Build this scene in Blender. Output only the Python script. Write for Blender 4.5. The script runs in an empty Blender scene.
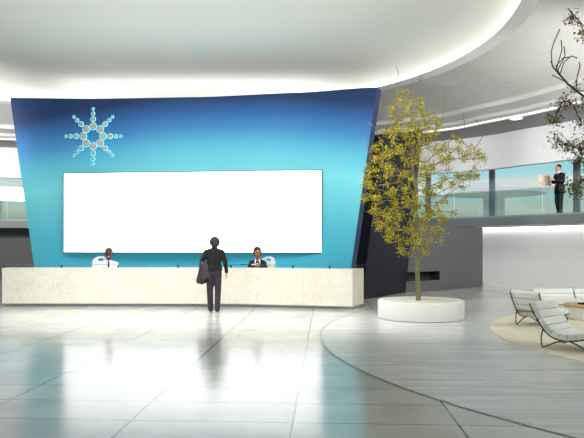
import bpy, bmesh, math, random
from mathutils import Vector, Matrix, noise
random.seed(7)
PI = math.pi
C = bpy.context.scene.collection
SC = bpy.context.scene
F, CX, HY, EYE = 620.0, 292.0, 245.0, 1.55

def at(px, py, Y):
    """a point of the place at depth Y, read off the survey photograph"""
    return Vector(((px - CX) * Y / F, Y, EYE + (HY - py) * Y / F))
def fl(px, py):
    Y = F * EYE / (py - HY)
    return Vector(((px - CX) * Y / F, Y, 0))

def lin(c):
    c = c / 255.0
    return c / 12.92 if c <= 0.04045 else ((c + 0.055) / 1.055) ** 2.4
def rgb(r, g, b): return (lin(r), lin(g), lin(b), 1)

# ------------------------------------------------------------------ materials
def new_mat(name):
    m = bpy.data.materials.new(name); m.use_nodes = True
    nt = m.node_tree; b = nt.nodes['Principled BSDF']
    return m, nt, b
def mat(name, col, rough=0.5, metal=0.0, spec=0.5, noise_amt=0.0, scale=20, bump=0.0, emit=None, estr=0):
    m, nt, b = new_mat(name)
    b.inputs['Base Color'].default_value = col
    b.inputs['Roughness'].default_value = rough
    b.inputs['Metallic'].default_value = metal
    b.inputs['Specular IOR Level'].default_value = spec
    if emit:
        b.inputs['Emission Color'].default_value = emit
        b.inputs['Emission Strength'].default_value = estr
    if noise_amt or bump:
        tc = nt.nodes.new('ShaderNodeTexCoord'); n = nt.nodes.new('ShaderNodeTexNoise')
        n.inputs['Scale'].default_value = scale; n.inputs['Detail'].default_value = 4
        nt.links.new(tc.outputs['Object'], n.inputs['Vector'])
        if noise_amt:
            mp = nt.nodes.new('ShaderNodeMapRange')
            mp.inputs['To Min'].default_value = 1 - noise_amt; mp.inputs['To Max'].default_value = 1 + noise_amt
            nt.links.new(n.outputs['Fac'], mp.inputs['Value'])
            h = nt.nodes.new('ShaderNodeHueSaturation'); h.inputs['Color'].default_value = col
            nt.links.new(mp.outputs['Result'], h.inputs['Value'])
            nt.links.new(h.outputs['Color'], b.inputs['Base Color'])
        if bump:
            bp = nt.nodes.new('ShaderNodeBump'); bp.inputs['Strength'].default_value = bump
            bp.inputs['Distance'].default_value = 0.01
            nt.links.new(n.outputs['Fac'], bp.inputs['Height']); nt.links.new(bp.outputs['Normal'], b.inputs['Normal'])
    return m
def nd(nt, t, **kw):
    n = nt.nodes.new(t)
    for k, v in kw.items(): setattr(n, k, v)
    return n
def mth(nt, op, a, b=None, c=None):
    n = nt.nodes.new('ShaderNodeMath'); n.operation = op
    for i, v in enumerate((a, b, c)):
        if v is None: continue
        if isinstance(v, (int, float)): n.inputs[i].default_value = v
        else: nt.links.new(v, n.inputs[i])
    return n.outputs[0]
def ramp(nt, fac, stops):
    r = nt.nodes.new('ShaderNodeValToRGB'); e = r.color_ramp.elements
    while len(e) < len(stops): e.new(0.5)
    for el, (p, c) in zip(e, stops): el.position = p; el.color = c
    nt.links.new(fac, r.inputs['Fac']); return r.outputs['Color']
def mixc(nt, fac, a, b, mode='MIX'):
    n = nt.nodes.new('ShaderNodeMix'); n.data_type = 'RGBA'; n.blend_type = mode
    for i, v in ((0, fac), (6, a), (7, b)):
        if isinstance(v, (int, float)): n.inputs[i].default_value = v
        elif isinstance(v, tuple): n.inputs[i].default_value = v
        else: nt.links.new(v, n.inputs[i])
    return n.outputs[2]

def floor_mat():
    m, nt, b = new_mat('glossy stone tiles')
    tc = nd(nt, 'ShaderNodeTexCoord'); mp = nd(nt, 'ShaderNodeMapping')
    th = math.atan(33 / 620)
    mp.inputs['Rotation'].default_value = (0, 0, th)
    nt.links.new(tc.outputs['Object'], mp.inputs['Vector'])
    sp = nd(nt, 'ShaderNodeSeparateXYZ'); nt.links.new(mp.outputs['Vector'], sp.inputs[0])
    def grid(v, off, size, w):
        t = mth(nt, 'FRACT', mth(nt, 'DIVIDE', mth(nt, 'SUBTRACT', v, off), size))
        d = mth(nt, 'ABSOLUTE', mth(nt, 'SUBTRACT', t, 0.5))
        return mth(nt, 'GREATER_THAN', d, 0.5 - w / size)
    gx = grid(sp.outputs[0], -0.281, 1.43, 0.010)
    gy = grid(sp.outputs[1], 0.12, 0.66, 0.007)
    n = nd(nt, 'ShaderNodeTexNoise'); n.inputs['Scale'].default_value = 1.3; n.inputs['Detail'].default_value = 6
    nt.links.new(mp.outputs['Vector'], n.inputs['Vector'])
    base = ramp(nt, n.outputs['Fac'], [(0.3, rgb(180, 181, 178)), (0.7, rgb(204, 204, 200))])
    c1 = mixc(nt, mth(nt, 'MULTIPLY', gy, 0.75), base, rgb(104, 104, 100))
    c2 = mixc(nt, mth(nt, 'MULTIPLY', gx, 0.85), c1, rgb(70, 70, 66))
    nt.links.new(c2, b.inputs['Base Color'])
    b.inputs['Roughness'].default_value = 0.17
    b.inputs['Specular IOR Level'].default_value = 1.0
    return m
def plank_mat():
    m, nt, b = new_mat('grey fine planks')
    tc = nd(nt, 'ShaderNodeTexCoord'); mp = nd(nt, 'ShaderNodeMapping')
    mp.inputs['Rotation'].default_value = (0, 0, math.radians(3))
    nt.links.new(tc.outputs['Object'], mp.inputs['Vector'])
    br = nd(nt, 'ShaderNodeTexBrick')
    br.inputs['Scale'].default_value = 1.0
    br.inputs['Brick Width'].default_value = 0.9; br.inputs['Row Height'].default_value = 0.06
    br.inputs['Mortar Size'].default_value = 0.002
    br.inputs['Color1'].default_value = rgb(192, 192, 190); br.inputs['Color2'].default_value = rgb(216, 216, 213)
    br.inputs['Mortar'].default_value = rgb(168, 169, 168)
    nt.links.new(mp.outputs['Vector'], br.inputs['Vector'])
    nt.links.new(br.outputs['Color'], b.inputs['Base Color'])
    b.inputs['Roughness'].default_value = 0.26; b.inputs['Specular IOR Level'].default_value = 0.6
    return m
def stone_mat():
    m, nt, b = new_mat('cream travertine')
    tc = nd(nt, 'ShaderNodeTexCoord')
    n1 = nd(nt, 'ShaderNodeTexNoise'); n1.inputs['Scale'].default_value = 1.6; n1.inputs['Detail'].default_value = 8; n1.inputs['Roughness'].default_value = 0.65
    n2 = nd(nt, 'ShaderNodeTexVoronoi'); n2.inputs['Scale'].default_value = 9
    n3 = nd(nt, 'ShaderNodeTexNoise'); n3.inputs['Scale'].default_value = 14; n3.inputs['Detail'].default_value = 5
    for n in (n1, n2, n3): nt.links.new(tc.outputs['Object'], n.inputs['Vector'])
    a = ramp(nt, n1.outputs['Fac'], [(0.25, rgb(222, 208, 178)), (0.45, rgb(230, 222, 202)), (0.6, rgb(236, 230, 214)), (0.78, rgb(228, 216, 190))])
    c = mixc(nt, 0.3, a, ramp(nt, n3.outputs['Fac'], [(0.32, rgb(220, 206, 172)), (0.5, rgb(240, 234, 218)), (0.65, rgb(248, 245, 236))]))
    nt.links.new(c, b.inputs['Base Color']); b.inputs['Roughness'].default_value = 0.45
    return m
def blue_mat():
    m, nt, b = new_mat('blue wall with painted wash')
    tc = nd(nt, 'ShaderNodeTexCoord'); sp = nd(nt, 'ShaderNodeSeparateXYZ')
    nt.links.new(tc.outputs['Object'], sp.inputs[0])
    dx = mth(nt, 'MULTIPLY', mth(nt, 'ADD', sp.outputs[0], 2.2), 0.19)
    dx2 = mth(nt, 'MULTIPLY', mth(nt, 'MULTIPLY', dx, dx), 0.11)  # dimmer ends of the light wash, put into the colour
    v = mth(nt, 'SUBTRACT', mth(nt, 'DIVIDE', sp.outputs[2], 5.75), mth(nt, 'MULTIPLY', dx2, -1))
    c = ramp(nt, v, [(0.20, rgb(62, 160, 184)), (0.40, rgb(78, 170, 190)), (0.64, rgb(110, 194, 202)), (0.74, rgb(84, 168, 190)), (0.85, rgb(52, 116, 166)), (0.93, rgb(36, 82, 134)), (1.0, rgb(22, 46, 84))])  # navy-to-cyan light wash painted into the wall colour
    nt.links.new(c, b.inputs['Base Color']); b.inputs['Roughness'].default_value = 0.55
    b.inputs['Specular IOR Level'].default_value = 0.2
    nt.links.new(c, b.inputs['Emission Color']); b.inputs['Emission Strength'].default_value = 0.12  # faint glow added to the painted wash, the wall is no lamp
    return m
def glass_mat(name, tint, gl=0.12, rough=0.02):
    m = bpy.data.materials.new(name); m.use_nodes = True; nt = m.node_tree; nt.nodes.clear()
    o = nd(nt, 'ShaderNodeOutputMaterial'); t = nd(nt, 'ShaderNodeBsdfTransparent'); g = nd(nt, 'ShaderNodeBsdfGlossy'); mx = nd(nt, 'ShaderNodeMixShader')
    t.inputs['Color'].default_value = tint; g.inputs['Roughness'].default_value = rough
    mx.inputs['Fac'].default_value = gl
    nt.links.new(t.outputs[0], mx.inputs[1]); nt.links.new(g.outputs[0], mx.inputs[2]); nt.links.new(mx.outputs[0], o.inputs['Surface'])
    return m
def leaf_mat(name, cols):
    m, nt, b = new_mat(name)
    g = nd(nt, 'ShaderNodeNewGeometry')
    n = len(cols)
    c = ramp(nt, g.outputs['Random Per Island'], [(i / (n - 1), k) for i, k in enumerate(cols)])
    nt.links.new(c, b.inputs['Base Color']); b.inputs['Roughness'].default_value = 0.6
    b.inputs['Specular IOR Level'].default_value = 0.2
    return m
def paper_mat():
    m, nt, b = new_mat('printed newspaper')
    tc = nd(nt, 'ShaderNodeTexCoord')
    w = nd(nt, 'ShaderNodeTexBrick'); w.inputs['Scale'].default_value = 1; w.inputs['Brick Width'].default_value = 0.09; w.inputs['Row Height'].default_value = 0.06
    w.inputs['Mortar Size'].default_value = 0.006
    w.inputs['Color1'].default_value = rgb(215, 195, 180); w.inputs['Color2'].default_value = rgb(190, 165, 150); w.inputs['Mortar'].default_value = rgb(240, 225, 212)
    nt.links.new(tc.outputs['UV'], w.inputs['Vector'])
    mp = nd(nt, 'ShaderNodeMapping'); nt.links.new(tc.outputs['Object'], mp.inputs['Vector'])
    mp.inputs['Rotation'].default_value = (PI / 2, 0, 0)
    nt.links.new(mp.outputs['Vector'], w.inputs['Vector'])
    nt.links.new(w.outputs['Color'], b.inputs['Base Color']); b.inputs['Roughness'].default_value = 0.8
    return m

M = {}
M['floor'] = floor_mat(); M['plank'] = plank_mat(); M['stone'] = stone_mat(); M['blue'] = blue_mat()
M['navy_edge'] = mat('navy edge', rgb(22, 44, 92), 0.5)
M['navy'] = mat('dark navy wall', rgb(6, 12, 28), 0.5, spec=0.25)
M['ceil'] = mat('matt white ceiling', rgb(226, 227, 218), 0.7, noise_amt=0.02, scale=0.5)
M['cove'] = mat('white cove', rgb(245, 245, 243), 0.6)
M['rim'] = mat('ceiling rim', rgb(236, 236, 234), 0.5)
M['covelight'] = mat('cove light', (1, 1, 1, 1), 0.5, emit=(1, 0.99, 0.96, 1), estr=18)
M['upper'] = mat('glossy grey upper ceiling', rgb(216, 215, 208), 0.22, spec=0.6)
def reflection_patches(m):
    nt = m.node_tree; b = nt.nodes['Principled BSDF']
    tc = nd(nt, 'ShaderNodeTexCoord'); v = nd(nt, 'ShaderNodeTexVoronoi'); v.inputs['Scale'].default_value = 0.45
    nt.links.new(tc.outputs['Object'], v.inputs['Vector'])
    sp = nd(nt, 'ShaderNodeSeparateColor'); nt.links.new(v.outputs['Color'], sp.inputs[0])
    nt.links.new(ramp(nt, sp.outputs[0], [(0, rgb(206, 206, 200)), (1, rgb(226, 224, 218))]), b.inputs['Base Color'])  # reflections on the glossy ceiling painted as random colour cells
reflection_patches(M['upper'])
M['soffit'] = mat('dark grey soffit', rgb(120, 122, 122), 0.5)
M['white'] = mat('white fascia', rgb(238, 238, 238), 0.6)
M['whitewall'] = mat('pale grey wall', rgb(206, 206, 204), 0.6)
M['slab'] = mat('grey gallery slab', rgb(112, 120, 122), 0.5)
M['dark'] = mat('charcoal wall', rgb(86, 86, 86), 0.6)
M['black'] = mat('black', rgb(14, 14, 15), 0.5)
M['slot'] = mat('dark niche', rgb(44, 44, 46), 0.6)
M['mull'] = mat('grey window mullion', rgb(138, 152, 162), 0.4)
M['screen'] = mat('lit white screen', (1, 1, 1, 1), 0.5, emit=(1, 1, 1, 1), estr=1.6)
M['screenframe'] = mat('dark screen frame', rgb(30, 62, 80), 0.4)
M['plinth'] = mat('grey plinth', rgb(165, 168, 166), 0.4)
M['glass'] = glass_mat('window glass', (0.97, 0.99, 0.99, 1), 0.05)
M['teal'] = glass_mat('teal balustrade glass', (0.50, 0.68, 0.68, 1), 0.07)
M['shelf'] = glass_mat('glass counter', (0.80, 0.93, 0.93, 1), 0.25)
M['chrome'] = mat('dark chrome', rgb(90, 88, 82), 0.22, metal=0.9)
M['silver'] = mat('brushed silver', rgb(156, 152, 138), 0.4, metal=0.35)
M['halo'] = mat('cyan backlight', rgb(120, 230, 245), 0.5, emit=(0.20, 0.85, 1, 1), estr=0.6)
M['planter'] = mat('off white planter', rgb(232, 231, 224), 0.5, noise_amt=0.03, scale=6)
M['soil'] = mat('soil', rgb(206, 202, 186), 0.9, noise_amt=0.4, scale=30, bump=0.5)
M['bark'] = mat('grey green bark', rgb(122, 116, 84), 0.8, noise_amt=0.25, scale=25, bump=0.3)
M['bark2'] = mat('dark bark', rgb(46, 42, 30), 0.8, noise_amt=0.25, scale=25)
M['leafy'] = leaf_mat('yellow blossom', [rgb(96, 88, 12), rgb(160, 146, 22), rgb(196, 178, 34), rgb(214, 198, 60), rgb(126, 114, 18)])
M['leafg'] = leaf_mat('olive leaves', [rgb(80, 72, 30), rgb(116, 106, 44), rgb(150, 138, 70), rgb(96, 88, 36)])
M['uphol'] = mat('off white leather', rgb(242, 242, 236), 0.5, noise_amt=0.02, scale=8)
M['rug'] = mat('tan carpet', rgb(226, 218, 194), 0.9, noise_amt=0.10, scale=5, bump=0.2)
M['seam'] = mat('dark floor seam', rgb(100, 100, 96), 0.4)
M['wood'] = mat('light oak', rgb(206, 160, 104), 0.4, noise_amt=0.1, scale=12)
M['chairw'] = mat('white chair shell', rgb(244, 245, 246), 0.35)
M['skin_l'] = mat('light skin', rgb(205, 150, 122), 0.55)
M['skin_m'] = mat('tan skin', rgb(168, 106, 76), 0.55)
M['skin_d'] = mat('dark skin', rgb(92, 54, 40), 0.5)
M['hair'] = mat('black hair', rgb(22, 18, 16), 0.6)
M['hair_b'] = mat('dark brown hair', rgb(38, 27, 22), 0.6)
M['sweater'] = mat('black knit', rgb(11, 11, 11), 0.9, noise_amt=0.15, scale=60)
M['trouser'] = mat('dark purple grey cloth', rgb(46, 39, 49), 0.85, noise_amt=0.12, scale=18)
M['jacket'] = mat('grey cloth jacket', rgb(58, 49, 54), 0.85, noise_amt=0.2, scale=12)
M['suit'] = mat('black suit cloth', rgb(18, 18, 21), 0.8, noise_amt=0.1, scale=20)
M['suitg'] = mat('charcoal trouser cloth', rgb(58, 58, 66), 0.8, noise_amt=0.1, scale=20)
M['shirt'] = mat('white shirt', rgb(242, 242, 244), 0.7)
M['shoe'] = mat('black shoe', rgb(14, 13, 13), 0.35)
M['eye'] = mat('eye', rgb(18, 14, 12), 0.2)
M['lip'] = mat('mouth', rgb(120, 60, 54), 0.5)
M['smile'] = mat('teeth', rgb(238, 232, 226), 0.4)
M['paper'] = paper_mat()
M['sheet'] = mat('white paper', rgb(240, 240, 238), 0.7)
M['lawn'] = mat('pale ground', rgb(214, 212, 196), 0.9, noise_amt=0.2, scale=2)
M['refl_dome'] = mat('white pavilion', rgb(246, 246, 244), 0.6)
M['lamp'] = mat('downlight', (1, 1, 1, 1), 0.5, emit=(1, 1, 1, 1), estr=3)
M['strip'] = mat('light strip', (1, 1, 1, 1), 0.5, emit=(1, 0.99, 0.97, 1), estr=1.2)
M['strip2'] = mat('light strip under gallery', (1, 1, 1, 1), 0.5, emit=(1, 0.99, 0.97, 1), estr=9)

# ------------------------------------------------------------------ mesh helpers
class MB:
    def __init__(s): s.v, s.f = [], []
    def add(s, vs, fs):
        o = len(s.v); s.v += [Vector(p) for p in vs]; s.f += [tuple(i + o for i in f) for f in fs]; return s
    def box(s, x0, x1, y0, y1, z0, z1):
        return s.add([(x, y, z) for z in (z0, z1) for x, y in ((x0, y0), (x1, y0), (x1, y1), (x0, y1))],
                     [(3, 2, 1, 0), (4, 5, 6, 7), (0, 1, 5, 4), (1, 2, 6, 5), (2, 3, 7, 6), (3, 0, 4, 7)])
    def prism(s, bot, top):
        n = len(bot)
        return s.add(list(bot) + list(top), [tuple(range(n - 1, -1, -1)), tuple(range(n, 2 * n))] + [(i, (i + 1) % n, n + (i + 1) % n, n + i) for i in range(n)])
    def poly(s, pts, z0, z1):
        return s.prism([(p[0], p[1], z0) for p in pts], [(p[0], p[1], z1) for p in pts])
    def grid(s, rows, closed=False):
        n = len(rows[0]); vs = [p for r in rows for p in r]; fs = []
        for i in range(len(rows) - 1):
            for j in range(n if closed else n - 1):
                k = (j + 1) % n
                fs.append((i * n + j, i * n + k, (i + 1) * n + k, (i + 1) * n + j))
        return s.add(vs, fs)
    def loft(s, rings):
        n = len(rings[0]); m = len(rings)
        s.grid(rings, True); o = len(s.v) - n * m
        s.f.append(tuple(o + i for i in range(n - 1, -1, -1))); s.f.append(tuple(o + n * (m - 1) + i for i in range(n)))
        return s
    def tube(s, path, rad, seg=8):
        path = [Vector(p) for p in path]
        if isinstance(rad, (int, float)): rad = [rad] * len(path)
        rings = []; prev = None
        for i, p in enumerate(path):
            d = (path[min(i + 1, len(path) - 1)] - path[max(i - 1, 0)]).normalized()
            if prev is None:
                a = d.orthogonal().normalized()
            else:
                a = prev - d * prev.dot(d)
                a = a.normalized() if a.length > 1e-6 else d.orthogonal().normalized()
            prev = a; b = d.cross(a)
            rings.append([p + (a * math.cos(2 * PI * k / seg) + b * math.sin(2 * PI * k / seg)) * rad[i] for k in range(seg)])
        return s.loft(rings)
    def lathe(s, prof, c=(0, 0, 0), seg=48):
        c = Vector(c)
        return s.loft([[c + Vector((r * math.cos(2 * PI * k / seg), r * math.sin(2 * PI * k / seg), z)) for k in range(seg)] for r, z in prof])
    def capsule(s, p0, r0, p1, r1, seg=14, flat=1.0, side=None):
        p0, p1 = Vector(p0), Vector(p1); d = p1 - p0
        if d.length < 1e-6: d = Vector((0, 0, 1e-4))
        d.normalize()
        a = (Vector(side) - d * Vector(side).dot(d)).normalized() if side is not None else d.orthogonal().normalized()
        b = d.cross(a); rings = []
        for c, r, angs in ((p0, r0, (-88, -60, -30, 0)), (p1, r1, (0, 30, 60, 88))):
            for g in angs:
                t = math.radians(g)
                rings.append([c + d * r * math.sin(t) + (a * math.cos(2 * PI * k / seg) + b * math.sin(2 * PI * k / seg) * flat) * r * math.cos(t) for k in range(seg)])
        return s.loft(rings)
    def ell(s, c, rx, ry, rz, seg=18, rot=None):
        c = Vector(c); rings = []
        for i in range(11):
            t = math.radians(-88 + 17.6 * i)
            ring = [Vector((rx * math.cos(t) * math.cos(2 * PI * k / seg), ry * math.cos(t) * math.sin(2 * PI * k / seg), rz * math.sin(t))) for k in range(seg)]
            if rot is not None: ring = [rot @ q for q in ring]
            rings.append([c + q for q in ring])
        return s.loft(rings)
    def build(s, name, m, parent=None, smooth=True, bevel=0, recalc=True):
        me = bpy.data.meshes.new(name); me.from_pydata([tuple(p) for p in s.v], [], s.f); me.update()
        bm = bmesh.new(); bm.from_mesh(me)
        if recalc: bmesh.ops.recalc_face_normals(bm, faces=bm.faces)
        if bevel:
            es = [e for e in bm.edges if len(e.link_faces) == 2 and e.calc_face_angle(0) > 0.5]
            bmesh.ops.bevel(bm, geom=es, offset=bevel, segments=2, affect='EDGES', profile=0.6)
        bm.to_mesh(me); bm.free()
        if smooth:
            for p in me.polygons: p.use_smooth = True
            me.set_sharp_from_angle(angle=math.radians(40))
        me.materials.append(m)
        o = bpy.data.objects.new(name, me); C.objects.link(o)
        if parent: o.parent = parent
        return o
def tag(o, label, cat, group=None, kind=None):
    o['label'] = label; o['category'] = cat
    if group: o['group'] = group
    if kind: o['kind'] = kind
    return o
def empty(name, loc=(0, 0, 0), rz=0):
    o = bpy.data.objects.new(name, None); C.objects.link(o); o.location = loc; o.rotation_euler = (0, 0, rz)
    o.empty_display_size = 0.2; return o
def struct(o, label=None):
    o['kind'] = 'structure'
    if label: o['label'] = label
    return o
def copy_tree(o, parent=None):
    c = o.copy(); C.objects.link(c); c.parent = parent
    for ch in list(o.children): copy_tree(ch, c)
    return c
def catmull(pts, n=12):
    P = [Vector(p) for p in pts]; P = [2 * P[0] - P[1]] + P + [2 * P[-1] - P[-2]]; out = []
    for i in range(1, len(P) - 2):
        a, b, c, d = P[i - 1:i + 3]
        for k in range(n):
            t = k / n
            out.append(0.5 * ((2 * b) + (c - a) * t + (2 * a - 5 * b + 4 * c - d) * t * t + (3 * b - a - 3 * c + d) * t ** 3))
    out.append(P[-2]); return out
def resample(path, step):
    out = [path[0].copy()]; acc = 0; L = 0
    for a, b in zip(path, path[1:]):
        seg = (b - a).length
        while L + seg >= acc + step:
            acc += step; out.append(a.lerp(b, (acc - L) / seg))
        L += seg
    return out

# ------------------------------------------------------------------ floors
fo = struct(MB().add([(-26, -3, 0), (26, -3, 0), (26, 34, 0), (-26, 34, 0)], [(0, 1, 2, 3)]).build('floor', M['floor']))
struct(MB().add([(-150, -60, -0.06), (150, -60, -0.06), (150, 200, -0.06), (-150, 200, -0.06)], [(0, 1, 2, 3)]).build('ground', M['lawn']))
LC = Vector((8.68, 10.1, 0)); LR = 8.2
struct(MB().lathe([(LR, 0.0), (LR, 0.004), (0.01, 0.004)], LC, 160).build('floor_lounge', M['plank']))
sm = MB(); seg = 200
sm.grid([[LC + Vector((r * math.cos(2 * PI * k / seg), r * math.sin(2 * PI * k / seg), 0.006)) for k in range(seg)] for r in (LR, LR + 0.02)], True)
struct(sm.build('trim_1', M['seam']))
rug = MB().lathe([(5.2, 0.004), (5.2, 0.013), (0.01, 0.013)], (0, 0, 0), 120).build('round_rug', M['rug'])
rug.location = LC
tag(rug, 'large round tan rug lying under the white lounge chairs', 'rug')

# ------------------------------------------------------------------ gallery ring
GP = catmull([(-22.5, 6, 0), (-22, 14, 0), (-18, 22.5, 0), (-12.8, 25.6, 0), (-4, 27, 0), (2, 26.2, 0), (6.57, 23.7, 0), (8.25, 21.6, 0), (9.40, 19.9, 0), (10.7, 16.8, 0), (11.9, 11, 0), (12.3, 4, 0)], 24)
GP = resample(GP, 0.3)
def gnorm(i):
    t = (GP[min(i + 2, len(GP) - 1)] - GP[max(i - 2, 0)]).normalized()
    return Vector((-t.y, t.x, 0))          # outward (away from the hall)
GN = [gnorm(i) for i in range(len(GP))]
def off(d, z): return [p + n * d + Vector((0, 0, z)) for p, n in zip(GP, GN)]
def band(name, m, prof, smooth=True):
    """sweep an open/closed profile [(offset, z)] along the gallery line"""
    return MB().grid([off(d, z) for d, z in prof]).build(name, m, smooth=smooth, recalc=False)
ZS, ZB, ZH, ZT, ZW = 2.56, 2.27, 4.36, 5.62, 4.85
struct(band('floor_gallery', M['slab'], [(0, ZB), (0, ZS), (2.7, ZS), (2.7, ZB), (0, ZB)], False))
struct(band('wall_fascia', M['white'], [(0, ZH), (0, ZT), (0.25, ZT), (0.25, ZH), (0, ZH)], False))
struct(band('ceiling_gallery', M['white'], [(0.25, ZW + 0.05), (2.4, ZW + 0.05)], False))
struct(band('ceiling_soffit', M['soffit'], [(0.1, ZT), (-1.9, ZT)], False))
struct(band('trim_2', M['strip'], [(-1.95, ZT + 0.02), (-2.0, ZT + 0.07)], False))
struct(band('trim_3', M['rim'], [(-1.9, ZT), (-1.95, ZT + 0.02)], False))
struct(band('ceiling_upper', M['upper'], [(-2.0, ZT + 0.06), (-2.25, ZT + 0.10), (-2.3, ZT + 0.2), (-2.8, ZT + 0.3), (-2.85, ZT + 0.42), (-3.8, ZT + 0.66), (-5.0, ZT + 0.95), (-6.2, ZT + 1.2), (-7.2, ZT + 1.34)]))
struct(MB().add([(-30, -12, 6.96), (30, -12, 6.96), (30, 34, 6.96), (-30, 34, 6.96)], [(3, 2, 1, 0)]).build('ceiling_roof', M['upper']))
# wall under the gallery: pale on the right, charcoal on the left
def sub_idx(f): return [i for i in range(len(GP)) if f(GP[i])]
def wall_band(name, m, idx, d, z0, z1, th=0.15):
    a = [GP[i] + GN[i] * d for i in idx]; b = [GP[i] + GN[i] * (d + th) for i in idx]
    up = lambda L, z: [p + Vector((0, 0, z)) for p in L]
    return MB().grid([up(a, z0), up(a, z1), up(b, z1), up(b, z0)]).build(name, m, smooth=False)
struct(wall_band('wall_right', M['whitewall'], sub_idx(lambda p: p.x >= 1.5), 2.6, 0, ZB))
struct(wall_band('wall_left', M['dark'], sub_idx(lambda p: p.x < 1.6), 1.6, 0, ZB))
ix = sub_idx(lambda p: p.x >= 3.5)
struct(MB().grid([[GP[i] + GN[i] * 2.45 + Vector((0, 0, ZB - 0.01)) for i in ix], [GP[i] + GN[i] * 2.58 + Vector((0, 0, ZB - 0.01)) for i in ix]]).build('trim_4', M['strip2'], recalc=False))

# windows in bays along the outer edge of the gallery
WD = 2.3
WL = [p + n * WD for p, n in zip(GP, GN)]
cum = [0]
for a, b in zip(WL, WL[1:]): cum.append(cum[-1] + (b - a).length)
target = min(range(len(WL)), key=lambda i: abs((WL[i].x / max(WL[i].y, .1)) - (504.6 - CX) / F) + (0 if WL[i].x > 2 else 9))
bay = 3.15; marks = []
s0 = cum[target] - math.floor(cum[target] / bay) * bay
s = s0
def at_len(L):
    for i in range(len(cum) - 1):
        if cum[i + 1] >= L: return i
    return len(cum) - 1
k = 1
while s + bay < cum[-1]:
    i0, i1 = at_len(s), at_len(s + bay)
    pA, pB = WL[i0], WL[i1]
    show = (-18 < pA.x < -9) or pB.x > 3
    if show and pA.y > 9:
        w = MB().grid([[WL[i] + Vector((0, 0, z)) for i in range(i0, i1 + 1)] for z in (ZS, ZW)]).build('window_%d' % k, M['glass'], smooth=False, recalc=False)
        struct(w); k += 1
        t = (WL[min(i0 + 1, len(WL) - 1)] - WL[max(i0 - 1, 0)]).normalized(); n = Vector((-t.y, t.x, 0))
        q = [pA + t * a + n * b for a, b in ((-0.1, -0.08), (0.1, -0.08), (0.1, 0.08), (-0.1, 0.08))]
        if not 0 < pA.x / pA.y * F + CX < 40: MB().poly(q, ZS, ZW + 0.05).build('mullion', M['mull'], w, smooth=False)
        for z0, z1 in ((ZS, ZS + 0.08), (ZW - 0.05, ZW + 0.05)):
            a = [WL[i] - GN[i] * 0.05 for i in range(i0, i1 + 1)]; b = [WL[i] + GN[i] * 0.05 for i in range(i0, i1 + 1)]
            up = lambda L, z: [p + Vector((0, 0, z)) for p in L]
            MB().grid([up(a, z0), up(a, z1), up(b, z1), up(b, z0), up(a, z0)]).build('window_rail', M['mull'], w, smooth=False)
    s += bay
# glass balustrades
def balustrade(f, label):
    idx = sub_idx(f); r = empty('glass_balustrade', GP[idx[len(idx) // 2]] + Vector((0, 0, ZS)))
    tag(r, label, 'balustrade'); c = r.location
    per = 6
    for j in range(0, len(idx) - 1, per):
        ii = idx[j:j + per + 1]
        if len(ii) < 2: continue
        rows = [[GP[i] + GN[i] * 0.06 + Vector((0, 0, z)) - c for i in ii] for z in (ZS + 0.0, ZS + 0.97)]
        t = (rows[0][1] - rows[0][0]).normalized() * 0.008
        for rw in rows: rw[0] = rw[0] + t; rw[-1] = rw[-1] - t
        p = MB().grid(rows).build('glass_panel', M['teal'], r, smooth=False, recalc=False)
    a = [GP[i] + GN[i] * 0.035 - c for i in idx]; b = [GP[i] + GN[i] * 0.085 - c for i in idx]
    up = lambda L, z: [p + Vector((0, 0, z)) for p in L]
    MB().grid([up(a, ZS), up(a, ZS + 0.06), up(b, ZS + 0.06), up(b, ZS), up(a, ZS)]).build('bottom_channel', M['mull'], r, smooth=False)
balustrade(lambda p: p.x > 3 and p.y > 12, 'teal glass balustrade along the raised gallery at the right, behind the yellow tree')
balustrade(lambda p: -17 < p.x < -9.5, 'teal glass balustrade on the raised gallery left of the blue wall')
dl = empty('ceiling_downlight', at(516, 118.3, (ZT - EYE) * F / (HY - 118.3)))
MB().lathe([(0.22, 0.0), (0.22, -0.02), (0.17, -0.02), (0.17, 0.0)]).build('trim_ring', M['white'], dl)
MB().lathe([(0.165, -0.003), (0.165, -0.015), (0.01, -0.015)]).build('lamp', M['lamp'], dl)
tag(dl, 'round white downlight set in the dark curved soffit', 'ceiling light')

# ------------------------------------------------------------------ round ceiling with its light cove
def oval(shr, z, seg=144):
    out = []
    for k in range(seg):
        a = 2 * PI * k / seg
        c, s_ = math.cos(a), math.sin(a)
        ax = (8.05 if c >= 0 else 13.5) - shr
        out.append(Vector((-3.2 + ax * c, 13.3 + (8.0 - shr) * s_, z)))
    return out
ce = MB().grid([oval(8.0 - 0.001, 6.75), oval(6, 6.75), oval(4.5, 6.75), oval(3.4, 6.745), oval(2.6, 6.735), oval(2.0, 6.715), oval(1.5, 6.685), oval(1.1, 6.645), oval(0.75, 6.58), oval(0.5, 6.49), oval(0.36, 6.38), oval(0.28, 6.26)], True).build('ceiling', M['ceil'])
struct(ce)
rm = MB().grid([oval(0.25, 6.26), oval(0.33, 6.26), oval(0.33, 6.22), oval(0.0, 6.20), oval(0.0, 6.95)], True)
rm.build('rim', M['rim'], ce, smooth=False)
MB().grid([oval(0.325, 6.262), oval(0.29, 6.30)], True).build('cove_light', M['covelight'], ce, recalc=False)

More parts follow.
